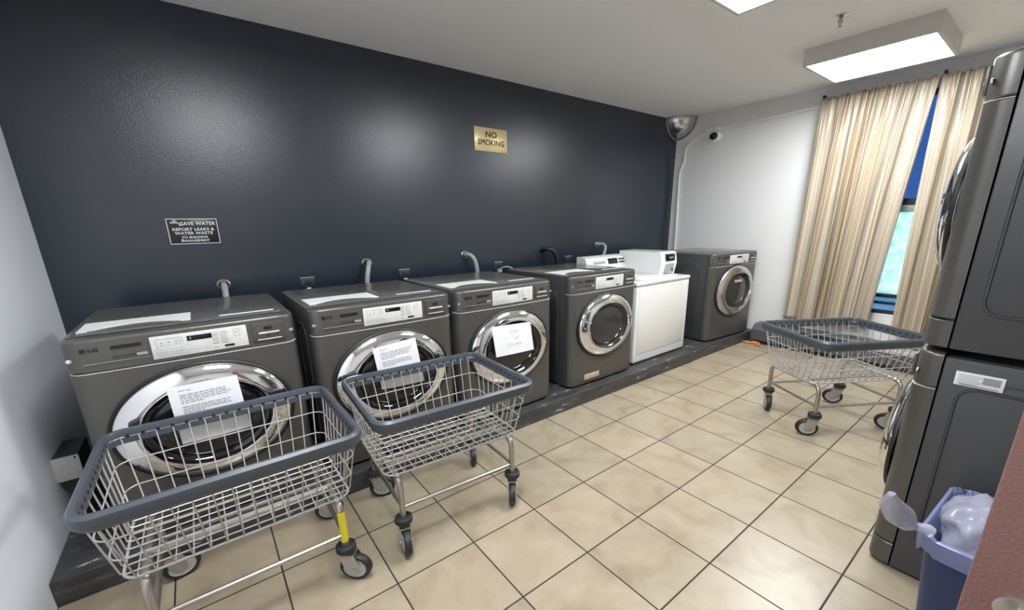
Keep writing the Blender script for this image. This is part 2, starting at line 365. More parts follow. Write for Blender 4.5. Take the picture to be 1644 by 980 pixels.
def machine_parts(t, w, d, h, z0=0.0, kick=0.0, fas=.122, style='washer', ring='chrome', top=True, glass='glass_dark', door_s=1.0, dz=None):
    PD = .065; fh = h-fas
    # cabinet with embossed side panels
    mb = MB(); mb.box(-w/2+.003, w/2-.003, PD+.004, d, z0+.012, z0+h-.012, .004)
    for s in (-1, 1):
        X = s*(w/2-.003)
        if style == 'stack':
            half_tube_path(mb, rrect(PD+.05, d-.06, z0+.13, z0+h-.10, .045), X, .0045, s)
            mb.box(X-.002, X+.002, PD+.03, d-.02, z0+h-.075, z0+h-.07)
        else:
            half_tube_path(mb, rrect(PD+.08, PD+.26, z0+.10, z0+h-.10, .07), X, .005, s)
            half_tube_path(mb, rrect(PD+.36, PD+.56, z0+.10, z0+h-.10, .07), X, .005, s)
    mb.box(-w/2+.01, w/2-.01, d, d+.004, z0+.05, z0+h-.05)
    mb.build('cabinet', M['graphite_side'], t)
    # feet
    if z0 == 0:
        for sx_ in (-1, 1):
            for yy in (.09, d-.07):
                MB().lathe([(.020, 0), (.022, .004), (.014, .008), (.012, .014)], (sx_*(w/2-.05), yy, 0), 'z', 14, cap0=True, cap1=True).build('foot', M['rubber'], t)
    # lower front panel
    prof = front_profile(w, .052, PD)
    zb = z0+.014
    if kick:
        P0 = inset_front(prof, .003, w, PD)
        MB().loft([[(x, y, z) for x, y in q] for z, q in ((zb, P0), (zb+.004, prof), (z0+kick-.005, prof), (z0+kick-.002, P0))]).build('kick_plate', M['graphite'], t)
        zb = z0+kick+.001
    P0 = inset_front(prof, .004, w, PD)
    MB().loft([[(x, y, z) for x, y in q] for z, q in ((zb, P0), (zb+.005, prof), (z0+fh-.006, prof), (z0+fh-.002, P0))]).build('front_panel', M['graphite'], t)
    MB().loft([[(x, y-.0008, z) for x, y in prof] for z in (z0+fh-.0035, z0+fh-.0015)]).build('seam_highlight', M['sticker'], t)  # pale strip added as a painted highlight of the panel's bevelled top edge
    # control fascia: rounded over the top
    loops = [[(x, y, z0+fh+.002) for x, y in inset_front(prof, .004, w, PD)], [(x, y, z0+fh+.007) for x, y in prof]]
    for k in range(0, 6):
        a = PI/2*k/5; dd = .014*(1-math.cos(a)); loops.append([(x, y, z0+h-.014+.014*math.sin(a)) for x, y in inset_front(prof, dd, w, PD)])
    MB().loft(loops).build('control_fascia', M['graphite'], t)
    if top:
        mb = MB()
        mb.loft([[(x, y, z) for x, y in rrect(-w/2+.004+i, w/2-.004-i, PD-.012, d-i, .012, 3)] for z, i in ((z0+h-.012, 0), (z0+h-.003, 0), (z0+h, .004))])
        mb.loft([[(x, y, z) for x, y in rrect(-w/2+.03+i, w/2-.03-i, PD+.03, d-.04-i, .02, 4)] for z, i in ((z0+h-.001, 0), (z0+h+.003, .006))])
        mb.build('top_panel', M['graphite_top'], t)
    # door
    cx, cz = 0.0, z0+(dz if dz is not None else .437)
    R = .292*door_s; sz = .79
    g = MB().lathe([(R*1.045, -.001), (R*1.045, -.008), (R*1.02, -.013), (R*.97, -.010)], (cx, -.004, cz), 'y', 64, 1, sz).build('door_gasket', M['gasket'], t)
    prof_r = [(R*.985, -.002), (R*1.0, -.010), (R*.995, -.017), (R*.97, -.024), (R*.92, -.032), (R*.86, -.039), (R*.80, -.044), (R*.765, -.046), (R*.745, -.045), (R*.737, -.041), (R*.735, -.030)]
    dr = MB().lathe(prof_r, (cx, -.004, cz), 'y', 96, 1, sz).build('door', M[ring], t)
    gp = [(R*.736, -.030), (R*.70, -.018), (R*.66, -.013)] + [(R*.64*math.cos(a), -.014-.022*math.sin(a)) for a in [PI/2*k/8 for k in range(0, 8)]] + [(R*.004, -.036)]
    MB().lathe(gp, (cx, -.004, cz), 'y', 64, 1, sz, cap1=True).build('door_glass', M[glass], dr)
    mb = MB(); mb.loft([[(cx+R*.86, -.0435+e, z), (cx+R*.985, -.026+e, z), (cx+R*.985, -.018, z), (cx+R*.86, -.036, z)] for z, e in ((cz-.002, .002), (cz+.002, 0), (cz+.014, 0), (cz+.016, .006), (cz+.018, 0), (cz+.032, 0), (cz+.036, .002))])
    mb.build('door_handle', M['dark_plastic'], dr)
    # drum ring behind the glass reads as a thin inner lip
    MB().lathe([(R*.728, -.040), (R*.735, -.0465), (R*.745, -.0478), (R*.755, -.0465)], (cx, -.004, cz), 'y', 64, 1, sz).build('door_lip', M['chrome'], dr)
    # fascia furniture
    k = w/.72
    fz = z0+h
    yF = -.006
    lg = MB(); lg.lathe([(.0085, 0), (.0085, -.0012), (.001, -.0014)], (-.304*k, yF+.001, fz-.040), 'y', 20, 1, .8, cap1=True)
    lg.build('badge', M['fascia_text'], t)
    txt('LG', .0160, M['fascia_text'], t, (-.291*k, yF, fz-.0458), 'badge_lettering', sx=1.3, bold=.0005)
    mb = MB(); mb.box(-.232*k, -.150*k, yF-.001, yF+.004, fz-.046, fz-.034)
    mb.build('name_strip', M['fascia_text'], t, smooth=False)
    txt('DIRECT DRIVE', .009, M['fascia_text'], t, (-.235*k, yF-.0005, fz-.078), 'drive_lettering', sx=1.15)
    mb = MB(); mb.box(-.168*k, -.138*k, yF-.001, yF+.004, fz-.080, fz-.071); mb.box(-.31*k, -.135*k, yF-.0008, yF+.004, fz-.0905, fz-.0893)
    mb.build('fascia_print', M['label_line'], t, smooth=False)
    x0, x1, zt, zb2 = -.126*k, .178*k, fz-.022, fz-.107
    cp = MB().box(x0, x1, yF-.003, yF+.006, zb2, zt, .0025).build('control_panel', M['sticker'], t)
    mb = MB(); yP = yF-.0036
    def lb(a, b, c, e): mb.box(x0+a*k, x0+b*k, yP, yP+.002, zt-e, zt-c)
    for c in (.012, .052): lb(.016, .086, c, c+.0012)
    for a in (.016, .086): lb(a, a+.0012, .012, .0532)
    lb(.094, .0952, .012, .040)
    for a in (.028, .050, .072): lb(a, a+.006, .024, .029); lb(a-.003, a+.009, .036, .038)
    for j in range(5):
        e = .060+j*.0042; lb(.012, .10+.04*((j*37) % 5)/5, e, e+.0011)
    for j in range(6):
        e = .012+j*.0085
        lb(.186, .205, e, e+.0045) if j % 2 else lb(.186, .208, e+.001, e+.0032)
        lb(.213, .235, e, e+.0012); lb(.213, .240, e+.003, e+.0042)
    lb(.258, .2592, .010, .038); lb(.278, .2792, .010, .038); lb(.258, .279, .010, .0112); lb(.258, .279, .038, .0392); lb(.266, .271, .021, .026)
    lb(.188, .205, .072, .0745)
    mb.build('panel_print', M['label_line'], cp, smooth=False)
    mb = MB(); mb.box(x0+.108*k, x0+.186*k, yP-.001, yP+.003, zt-.032, zt-.013, .001)
    mb.build('display', M['black'], cp)
    MB().box(x0+.222*k, x0+.255*k, yP-.0005, yP+.002, zt-.076, zt-.068).build('model_strip', M['black'], cp, smooth=False)
    mb = MB(); mb.box(x0+.118*k, x0+.1205*k, yP-.0018, yP, zt-.026, zt-.023); mb.box(x0+.118*k, x0+.1205*k, yP-.0018, yP, zt-.021, zt-.018)
    mb.build('display_segments', M['sign_white'], cp, smooth=False)
    # coin slot plate on the right
    c0, c1 = .198*k, .315*k
    mb = MB()
    mb.box(c0, c1, yF-.002, yF+.006, zb2+.004, zt-.002, .002)
    for a, b, c_, e in ((c0+.006, c1-.006, zt-.012, zt-.010), (c0+.006, c0+.008, zb2+.012, zt-.010), (c1-.008, c1-.006, zb2+.012, zt-.010)):
        mb.box(a, b, yF-.003, yF, c_, e)
    pl_ = mb.build('coin_plate', M['graphite'], t)
    MB().box(c0+.020, c1-.020, yF-.006, yF, zt-.048, zt-.041, .002).build('coin_slot', M['sticker'], pl_)
    mb = MB(); mb.box(c0+.014, c1-.014, yF-.005, yF, zt-.0735, zt-.070, .001); mb.build('coin_lip', M['sticker'], pl_)
    MB().box(c0+.05, c0+.058, yF-.004, yF, zt-.060, zt-.056).build('coin_light', M['fascia_text'], pl_, smooth=False); mb = MB(); mb.box(c0+.04, c0+.07, yF-.0025, yF, zt-.032, zt-.018); mb.build('slot_print', M['fascia_text'], pl_, smooth=False)
    # key locks on both flanks of the fascia
    for s in (-1, 1):
        MB().lathe([(.009, 0), (.009, -.004), (.004, -.006)], (s*(w/2-.016), .012, fz-.072), 'y', 16, 1, .8, cap1=True).build('lock', M['chrome'], t)
    return dr

def top_label(t, w, h):
    # white label with a scooped front edge and a slim strip beside it
    x0, x1, y0, y1 = -w/2+.03, -w/2+.36, .122, .31
    n = 16; pts = [(x1, y1), (x0-.0, y1), (x0, y0)]
    arc = []
    for i in range(n+1):
        u = i/n; arc.append((x0+.03+(x1-x0-.06)*u, y0+.075*math.sin(PI*u)**.8))
    mb = MB(); poly = pts+arc+[(x1, y0+.0)]
    for i in range(n):
        a, b = arc[i], arc[i+1]
        mb.loft([[(a[0], a[1], z), (b[0], b[1], z), (b[0], y1, z), (a[0], y1, z)] for z in (h+.0025, h+.005)])
    mb.box(x0, x0+.03, y0, y1, h+.0025, h+.005); mb.box(x1-.03, x1, y0, y1, h+.0025, h+.005)
    mb.build('top_label', M['white_label'], t, smooth=False)
    MB().box(.10, .30, .128, .142, h+.0025, h+.0045).build('top_strip', M['white_label'], t, smooth=False)
    # raised moulding in front of the scoop
    mb = MB(); mb.loft([[(x0+.03+(x1-x0-.06)*i/n, y0-.004+(.070*k_)*math.sin(PI*i/n), h-.001+.007*math.sin(PI*k_)) for i in range(n+1)] for k_ in [j/6 for j in range(7)]], False, False, closed=False)
    mb.build('moulded_scoop', M['graphite_top'], t)

YF = .386; MW, MD, MH = .715, .735, .820
w1 = thing('front_load_washer', 'dark grey front-load washer nearest the white left wall, printed notice taped on its door', 'washing machine', (-1.11, YF, .105), 0, 'front-load washers on the curb')
machine_parts(w1, MW, MD, MH); top_label(w1, MW, MH)
for xx, lab in ((-.335, 'dark grey front-load washer behind the middle cart, printed notice on its chrome door'),
                (.412, 'dark grey front-load washer with a landscape sheet of white paper on its chrome door'),
                (1.300, 'dark grey front-load washer with no paper on its door, beside the white washer')):
    c = copy_tree(w1); c.location = (xx, YF, .105); c['label'] = lab
    if xx > 1:
        for ch in c.children_recursive:
            if ch.name.startswith('door_glass'): ch.data = ch.data.copy(); ch.data.materials.clear(); ch.data.materials.append(M['glass_mid'])
        # worn label low on the left of the front
        MB().box(-.215, -.055, -.009, -.002, .045, .085, .001).build('worn_label', M['card'], c)
w6 = thing('front_load_dryer', 'dark grey front-load machine in the far corner with brushed steel door ring', 'dryer', (3.235, .368, .100), math.radians(-4))
machine_parts(w6, .80, .72, .865, ring='brushed', glass='glass_mid', dz=.487, door_s=1.09)
MB().box(-.075, .055, -.046, -.040, .575, .600, .001).build('door_sticker', M['rust'], w6)

st = thing('stacked_washer_dryer', 'tall dark grey stacked laundry machine at the right edge, seen from its side', 'stacked dryer', (1.175, -1.345, 0), PI)
machine_parts(st, .69, .78, .850, kick=.105, top=False, style='stack')
machine_parts(st, .69, .78, .865, z0=.855, kick=.105, style='stack', dz=.46)
sl = MB().box(.3435, .3465, .100, .205, .757, .802, .001).build('rating_label', M['paper'], st)
mb = MB()
for i in range(6): mb.box(.3462, .3472, .108, .150+.008*(i % 3), .764+.0056*i, .7655+.0056*i)
mb.box(.3462, .3472, .160, .197, .772, .795); mb.box(.3462, .3472, .112, .196, .760, .7635)
mb.build('label_print', M['label_line'], sl, smooth=False)

# white top-load washer
t = thing('top_load_washer', 'white top-load washer with coin box between two dark grey machines', 'washing machine', (2.11, .43, .105))
mb = MB(); mb.box(-.385, .385, .0, .66, .015, .665, .010, 3); mb.build('cabinet', M['enamel'], t)
MB().box(-.350, .350, -.004, .004, .085, .650, .003).build('front_panel', M['enamel_warm'], t)
MB().box(-.372, .372, .004, .05, .0, .016).build('toe_plate', M['dark_plastic'], t)
mb = MB()
mb.loft([[(x, y, z) for x, y in rrect(-.392+i, .392-i, -.008+i, .672-i, .018, 4)] for z, i in ((.668, .004), (.674, 0), (.690, 0), (.697, .006))])
mb.build('top_panel', M['enamel'], t)
MB().box(-.27, .27, .05, .46, .696, .706, .006, 3).build('lid', M['enamel'], t)
mb = MB()   # console with a sloped front
prof = [(.50, .695), (.515, .735), (.56, .855), (.60, .870), (.665, .870), (.665, .695)]
mb.prism(prof, -.392, .16, 'x'); con = mb.build('console', M['enamel'], t, angle=20)
def on_slope(mb, x0, x1, s0, s1, lift=.002):
    a = Vector((0, .515, .735)); b = Vector((0, .56, .855)); dr_ = b-a; n = Vector((0, -dr_.z, dr_.y)).normalized()
    q = [a+dr_*s0, a+dr_*s1]
    lo = [(x0, q[0].y, q[0].z), (x1, q[0].y, q[0].z), (x1, q[1].y, q[1].z), (x0, q[1].y, q[1].z)]
    mb.loft([lo, [tuple(Vector(p)+n*lift) for p in lo]])
mb = MB(); on_slope(mb, -.10, .035, .48, .90); mb.build('display', M['black'], con, smooth=False)
mb = MB(); on_slope(mb, -.30, -.14, .55, .74); mb.build('label', M['label_line'], con, smooth=False)
for i in range(4):
    for j in range(2):
        mb = MB(); on_slope(mb, .052+i*.023, .068+i*.023, .52+j*.22, .64+j*.22, .004); mb.build('button', M['dark_plastic'], con, smooth=False)
mb = MB()   # coin box: large smooth side, narrow coin face
prof = [(.155, .700), (.135, .80), (.150, .895), (.17, .905), (.60, .905), (.60, .700)]
mb.prism(prof, .13, .375, 'x'); cb = mb.build('coin_box', M['enamel'], t, angle=20)
MB().box(.20, .33, .128, .16, .825, .885, .004).build('coin_slide', M['black'], cb)
MB().box(.235, .285, .112, .14, .845, .862, .003).build('coin_chute', M['chrome'], cb)
MB().box(.20, .33, .134, .17, .715, .800, .003).build('coin_drawer', M['window_grey'], cb)
MB().lathe([(.010, 0), (.010, -.006), (.003, -.007)], (.30, .134, .745), 'y', 14, 1, .8, cap1=True).build('lock', M['fascia_text'], cb)

# ------------------------------------------------------------ notices taped on the doors
def notice(label, corners, y, lines, name='notice', hand=False):
    """corners TL, TR, BR, BL in (x, z) on the plane y"""
    TL, TR, BR, BL = [Vector((c[0], 0, c[1])) for c in corners]
    o = Vector(((TL.x+BR.x)/2, y, min(BL.z, BR.z)))
    def P(u, v, d=0): # u right, v down
        p = (TL*(1-u)+TR*u)*(1-v)+(BL*(1-u)+BR*u)*v
        return (p.x-o.x, -d-.004*math.sin(PI*u)*v, p.z-o.z)
    mb = MB(); n = 8
    G0 = [[P(i/n, j/n, 0) for i in range(n+1)] for j in range(n+1)]
    G1 = [[P(i/n, j/n, .0012) for i in range(n+1)] for j in range(n+1)]
    for G in (G0, G1): mb.loft(G, False, False, closed=False)
    for a, b in ((G0[0], G1[0]), (G0[-1], G1[-1]), ([r[0] for r in G0], [r[0] for r in G1]), ([r[-1] for r in G0], [r[-1] for r in G1])): mb.loft([a, b], False, False, closed=False)
    pg = mb.build(name, M['paper'], loc=o); tag(pg, label, 'notice')
    mb = MB()
    for v, segs, hgt in lines:
        for a, b in segs:
            m_ = max(1, int((b-a)/.05))
            for i in range(m_):
                u0 = a+(b-a)*i/m_; u1 = a+(b-a)*(i+1)/m_
                mb.quad(P(u0, v, .0018), P(u1, v, .0018), P(u1, v+hgt, .0018), P(u0, v+hgt, .0018))
    if lines: mb.build('print', M['ink'], pg, smooth=False)
    return pg, P
def letter_lines(seed):
    r = random.Random(seed); L = [(.08, [(.14, .19), (.20, .23), (.245, .31)], .013)]
    v = .155
    for para, cnt in ((0, 5), (1, 4)):
        for i in range(cnt):
            end = (.84 if i < cnt-1 else .45)+r.uniform(-.05, .02); segs = []; u = .14
            while u < end:
                w_ = r.uniform(.03, .10); segs.append((u, min(u+w_, end))); u += w_+.015
            L.append((v, segs, .014)); v += .034
        v += .035
    return L
notice('white printed letter taped on the leftmost washer door', [(-1.219, .715), (-.998, .717), (-.986, .485), (-1.211, .483)], YF-.0595, letter_lines(1))
notice('white printed letter taped on the washer door behind the middle cart', [(-.452, .715), (-.232, .732), (-.200, .490), (-.427, .500)], YF-.0595, letter_lines(2))
pg, P = notice('blank-looking landscape sheet of white paper taped on the third washer door', [(.237, .707), (.525, .694), (.553, .511), (.265, .519)], YF-.0595, [])
for s_, u, v, z in (('Out', .42, .30, .030), ('Of', .50, .52, .026), ('Order', .30, .74, .034)):
    p = P(u, v, .0018); txt(s_, z, M['pencil'], pg, p, 'handwriting', rot=(PI/2, -.02, 0), sx=1.3)

# ------------------------------------------------------------ laundry carts
def caster(parent, x, y, ang, part='caster'):
    """swivel caster, wheel trails towards ang; z from 0 to .15"""
    rw, sz = .060, .86
    cz = rw*sz
    ca, sa = math.cos(ang), math.sin(ang); off = .030
    def T(u, v, z): return (u*ca-v*sa, u*sa+v*ca, z)     # u along travel, v across
    mb = MB()
    for s in (-1, 1):   # fork cheeks
        poly = [(-.022, .112), (.034, .112), (.046, .085), (off+.016, cz-.008), (off-.012, cz-.008), (-.010, .07)]
        mb.loft([[T(u, s*.0185, z) for u, z in poly], [T(u, s*.0215, z) for u, z in poly]])
    mb.loft([[T(u, v, z) for u, v in rrect(-.026, .036, -.0215, .0215, .010, 3)] for z in (.108, .114)])
    mb.tube([T(off, -.026, cz), T(off, .026, cz)], .007, 8)
    mb.lathe([(.0, .113), (.020, .113), (.020, .122), (0, .122)], (0, 0, 0), 'z', 20)
    fk = mb.build(part, M['fork'], parent, loc=(x, y, 0))
    mb = MB()
    def wheel(prof, mbx):
        loops = []
        for r, h in prof:
            loops.append([T(off+r*math.cos(2*PI*k/32), h, cz+r*sz*math.sin(2*PI*k/32)) for k in range(32)])
        mbx.loft(loops, True, True)
    wheel([(rw*.68, -.0145), (rw*.90, -.0145), (rw*.985, -.009), (rw, 0), (rw*.985, .009), (rw*.90, .0145), (rw*.68, .0145)], mb)
    mb.build('tyre', M['rubber'], fk)
    mb = MB(); wheel([(rw*.2, -.017), (rw*.32, -.018), (rw*.5, -.0145), (rw*.66, -.0150), (rw*.71, -.0165), (rw*.71, .0165), (rw*.66, .0150), (rw*.5, .0145), (rw*.32, .018), (rw*.2, .017)], mb)
    mb.build('wheel_hub', M['hub'], fk)
    mb = MB(); mb.lathe([(.012, .150), (.026, .150), (.034, .146), (.036, .138), (.036, .128), (.030, .121), (.012, .121)], (0, 0, 0), 'z', 28, cap0=True, cap1=True)
    mb.tube([(.027, .0, .148), (.027, 0, .154)], .005, 8)
    mb.build('bumper_disc', M['rubber'], fk)
    return fk

def ring_path(hx, hy, r, z, n=6): return [(x, y, z) for x, y in rrect(-hx, hx, -hy, hy, r, n)]
def make_cart(label, loc, rotz, angs, hx_=.352):
    t = thing('laundry_cart', label, 'laundry cart', loc, rotz, 'wire laundry carts')
    HX, HY, ZT = hx_, .285, .612           # bumper outside
    bx, by, zb = .312, .190, .335           # basket bottom
    tx, ty, zt = hx_-.017, .267, .585
    # bumper: extruded vinyl around the rim
    loops = []
    for dx, z in ((0, ZT-.040), (.004, ZT-.020), (.003, ZT-.008), (-.006, ZT), (-.016, ZT-.001), (-.020, ZT-.008), (-.020, ZT-.050), (-.012, ZT-.054)):
        loops.append(ring_path(HX+dx, HY+dx, .062+dx, z, 8))
    loops.append(loops[0])
    mb = MB(); mb.loft(loops, False, False)
    mb.mi = 1; ins = .0215; n = 15
    for s in (-1, 1):
        for i in range(n):
            x = -HX+.07+(2*HX-.14)*i/(n-1); y0_, y1_ = sorted((s*(HY-ins), s*(HY-.014)))
            mb.box(x-.0055, x+.0055, y0_, y1_, ZT-.029, ZT-.018, .0005)
        for i in range(12):
            y = -HY+.07+(2*HY-.14)*i/11; x0_, x1_ = sorted((s*(HX-ins), s*(HX-.014)))
            mb.box(x0_, x1_, y-.0055, y+.0055, ZT-.029, ZT-.018, .0005)
    mb.build('bumper_rail', [M['vinyl'], M['vinyl_dot']], t)
    # basket
    mb = MB(); r = .0025
    def lv(f): return bx+(tx-bx)*f, by+(ty-by)*f, zb+(zt-zb)*f
    for f in (0, .34, .68, 1.0):
        hx, hy, z = lv(f); mb.tube(ring_path(hx, hy, .045, z, 4), r if f not in (0,) else .0042, 6, closed=True)
    nx, ny = 14, 9
    for i in range(nx):
        u = -1+2*(i+.5)/nx; x0, x1 = u*(bx-.01), u*(tx-.01)
        mb.tube([(x1, -ty, zt), (x0, -by-.004, zb+.008), (x0, -by+.006, zb-.003), (x0, by-.006, zb-.003), (x0, by+.004, zb+.008), (x1, ty, zt)], r, 5)
    for i in range(ny):
        u = -1+2*(i+.5)/ny; y0, y1 = u*(by-.01), u*(ty-.01)
        mb.tube([(-tx, y1, zt), (-bx-.004, y0, zb+.008), (-bx+.006, y0, zb+.003), (bx-.006, y0, zb+.003), (bx+.004, y0, zb+.008), (tx, y1, zt)], r, 5)
    mb.build('wire_basket', M['wire'], t)
    # chromed end frames: inverted U at each end
    lx, ly, zu = .266, .200, .318
    for s in (-1, 1):
        c = s*lx; R_ = .045
        path = [(c, -ly, .145), (c, -ly, zu-R_)]
        path += [(c, -ly+R_*(1-math.cos(a)), zu-R_+R_*math.sin(a)) for a in [PI/2*k/6 for k in range(1, 7)]]
        path += [(c, ly-R_*(1-math.cos(a)), zu-R_+R_*math.sin(a)) for a in [PI/2*k/6 for k in range(6, 0, -1)]]
        path += [(c, ly, zu-R_), (c, ly, .145)]
        MB().tube(path, .0125, 14).build('end_frame', M['tube'], t)
        MB().tube([(c, -ly, .192), (c, ly, .192)], .0085, 10).build('cross_stretcher', M['tube'], t)
        MB().tube([(-lx, s*ly, .188), (lx, s*ly, .188)], .0085, 10).build('side_stretcher', M['tube'], t)
    MB().tube([(-lx, -.07, zu+.0), (lx, -.07, zu+.0)], .011, 12).build('basket_support', M['tube'], t)
    k = 0
    for sx_ in (-1, 1):
        for sy in (-1, 1):
            caster(t, sx_*lx, sy*ly, angs[k]); k += 1
    return t
R_ = math.radians
# caster order: (-,-) (-,+) (+,-) (+,+)
c1 = make_cart('wire laundry cart in front of the leftmost washer, yellow sticker on a leg', (-1.056, .015, 0), R_(0), [R_(-60), R_(10), R_(-40), R_(-20)], .360)
mb = MB(); mb.lathe([(.0133, .165), (.0133, .292)], (.266, -.200, 0), 'z', 14); mb.build('yellow_sticker', M['yellow'], c1)
make_cart('wire laundry cart in the middle, between the leftmost cart and the open floor', (-.285, .010, 0), R_(-3), [R_(-100), R_(-15), R_(-125), R_(-112)])
make_cart('wire laundry cart standing askew on the open floor near the curtained window', (2.085, -.84, 0), R_(-32), [R_(152), R_(-118), R_(135), R_(140)])

# ------------------------------------------------------------ wall fittings
# save water sign
def flat_sign(name, label, x0, x1, z0, z1, m, border=None):
    t = MB().box(x0-(x0+x1)/2, x1-(x0+x1)/2, -.004, 0, 0, z1-z0, .001).build(name, m, loc=((x0+x1)/2, YW, z0)); tag(t, label, 'sign')
    if border:
        hwid = (x1-x0)/2; hh_ = z1-z0; mb = MB(); b = .004
        mb.box(-hwid, hwid, -.005, -.003, 0, b); mb.box(-hwid, hwid, -.005, -.003, hh_-b, hh_); mb.box(-hwid, -hwid+b, -.005, -.003, 0, hh_); mb.box(hwid-b, hwid, -.005, -.003, 0, hh_)
        mb.build('border', border, t, smooth=False)
    return t
s = flat_sign('save_water_sign', 'small black sign with white lettering about saving water on the dark wall', -1.145, -.912, 1.200, 1.340, M['sign_black'], M['sign_white'])
for body, size, z, x in (('SAVE WATER', .0265, .104, .026), ('REPORT LEAKS &', .0215, .074, .0), ('WATER WASTE', .0215, .053, .0), ('TO BUILDING', .0165, .032, .0), ('MANAGEMENT', .0165, .013, .0)):
    txt(body, size, M['sign_white'], s, (x, -.0048, z), 'lettering', sx=1.12 if size < .025 else .98, align='CENTER', bold=.0007)
mb = MB(); mb.tube([(-.100, -.005, .118), (-.070, -.005, .118), (-.060, -.005, .114), (-.056, -.005, .100)], .004, 6); mb.tube([(-.080, -.005, .118), (-.080, -.005, .128)], .003, 6); mb.tube([(-.090, -.005, .129), (-.068, -.005, .129)], .0025, 6)
mb.tube([(-.062, -.005, .012), (-.060, -.005, .030)], .003, 6)
mb.build('tap_symbol', M['sign_white'], s)
s = flat_sign('no_smoking_sign', 'small gold sign with black lettering high on the dark wall', .900, 1.225, 1.858, 2.036, M['brass'])
s['label'] = 'small gold no smoking sign high on the dark wall'
txt('NO', .062, M['fascia_text'], s, (0, -.0046, .108), 'lettering', sx=1.15, align='CENTER', bold=.0016)
txt('SMOKING', .058, M['fascia_text'], s, (0, -.0046, .048), 'lettering', sx=.98, align='CENTER', bold=.0016)
# hoses
def hose(label, x, z, pts, m, r=.017):
    t = thing('vent_hose', label, 'hose', (x, YW, z), 0, 'hoses from the wall')
    MB().lathe([(.036, 0), (.036, -.006), (.030, -.010), (.024, -.008), (.024, 0)], (0, 0, 0), 'y', 24, 1, .85).build('wall_collar', M['fork'] if m != M['hose_black'] else M['hose_black'], t)
    MB().lathe([(.0245, -.004), (.001, -.003)], (0, 0, 0), 'y', 20, 1, .85, cap1=True).build('hole', M['black'], t)
    MB().tube(pts, r, 12).build('hose', m, t)
hose('grey hose bending out of the dark wall behind the leftmost washer', -.94, .955, bez((0, -.002, 0), (0, -.075, .012), (.0, -.11, -.04), (-.015, -.10, -.20)), M['hose'])
hose('grey hose bending out of the dark wall behind the second washer', -.065, 1.025, bez((.01, -.002, 0), (.0, -.085, .012), (-.05, -.10, -.06), (-.05, -.10, -.24)), M['hose'])
hose('grey hose bending out of the dark wall behind the third washer', .762, 1.035, bez((0, -.002, 0), (.02, -.09, .02), (.075, -.09, -.05), (.06, -.09, -.25)), M['hose'])
hose('black hose bending out of the dark wall behind the fourth washer', 1.625, 1.030, bez((0, -.002, 0), (.02, -.10, .03), (.13, -.10, .0), (.10, -.09, -.22)), M['hose_black'], .020)
hose('pale curved hose rising from behind the white washer console', 2.41, 1.045, bez((.0, -.002, 0), (.07, -.08, .04), (.05, -.12, -.05), (-.15, -.14, -.20)), M['hose'], .015)
def outlet(label, x, z, cord=None):
    t = thing('wall_outlet', label, 'outlet', (x, YW, z), 0, 'outlets on the dark wall')
    MB().box(-.042, .042, -.007, 0, -.060, .046, .002).build('cover_plate', M['navy'], t)
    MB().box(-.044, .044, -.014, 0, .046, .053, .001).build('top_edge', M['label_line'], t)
    mb = MB(); mb.box(-.017, .017, -.009, -.006, .004, .034, .002); mb.box(-.017, .017, -.009, -.006, -.045, -.015, .002); mb.build('socket', M['dark_plastic'], t)
    if cord == 'white':
        MB().box(-.013, .013, -.035, -.008, -.040, -.016, .005, 3).build('plug', M['enamel'], t)
    elif cord:
        mb = MB(); mb.tube(bez((0, -.01, -.02), (.02, -.09, .03), (.12, -.08, .02), (.16, -.07, -.10)), .008, 8); mb.box(-.02, .02, -.04, -.008, -.04, -.01, .004); mb.build('cord', M[cord], t)
outlet('dark wall outlet with white plug behind the gap beside the second washer', -.475, .905, 'white')
outlet('dark wall outlet with white plug between the second and third washers', .212, .905, 'white')
outlet('wall outlet with a grey cord curving down behind the third washer', 1.10, .90, 'hose')
outlet('wall outlet with a black plug beside the white washer console', 1.97, .90, 'hose_black')
# junction box low by the left wall
t = thing('junction_box', 'small grey metal box with pale front plate low on the left wall', 'electrical box', (-1.612, .70, .300))
MB().box(-.038, .038, .004, .20, 0, .100, .002).build('box_body', M['graphite_side'], t)
MB().box(-.041, .041, 0, .005, -.002, .102, .001).build('cover_plate', M['sticker'], t)
MB().tube([(.030, -.003, .092), (.030, .002, .092)], .004, 8).build('screw', M['fascia_text'], t)
# domed mirror in the corner
t = thing('corner_mirror', 'chrome quarter-dome mirror in the far upper corner below the ceiling', 'mirror', (XR, YW, H))
RM = .235
mb = MB(); n1, n2 = 16, 12
rows = []
for j in range(n2+1):
    b = PI/2*j/n2; rows.append([(-RM*math.cos(b)*math.cos(a)*1.0-.0005, -RM*math.cos(b)*math.sin(a)-.0005, -RM*.86*math.sin(b)-.008) for a in [PI/2*k/n1 for k in range(n1+1)]])
mb.loft(rows, False, False, closed=False); mb.build('mirror_dome', M['brushed'], t)
mb = MB(); R2 = RM+.012
for pth in ([(-R2*math.cos(a), -R2*math.sin(a), -.006) for a in [PI/2*k/n1 for k in range(n1+1)]], [(-R2*math.cos(a), -.006, -R2*.86*math.sin(a)-.006) for a in [PI/2*k/n1 for k in range(n1+1)]], [(-.006, -R2*math.cos(a), -R2*.86*math.sin(a)-.006) for a in [PI/2*k/n1 for k in range(n1+1)]]):
    mb.tube(pth, .006, 6)
mb.build('mirror_rim', M['fork'], t)
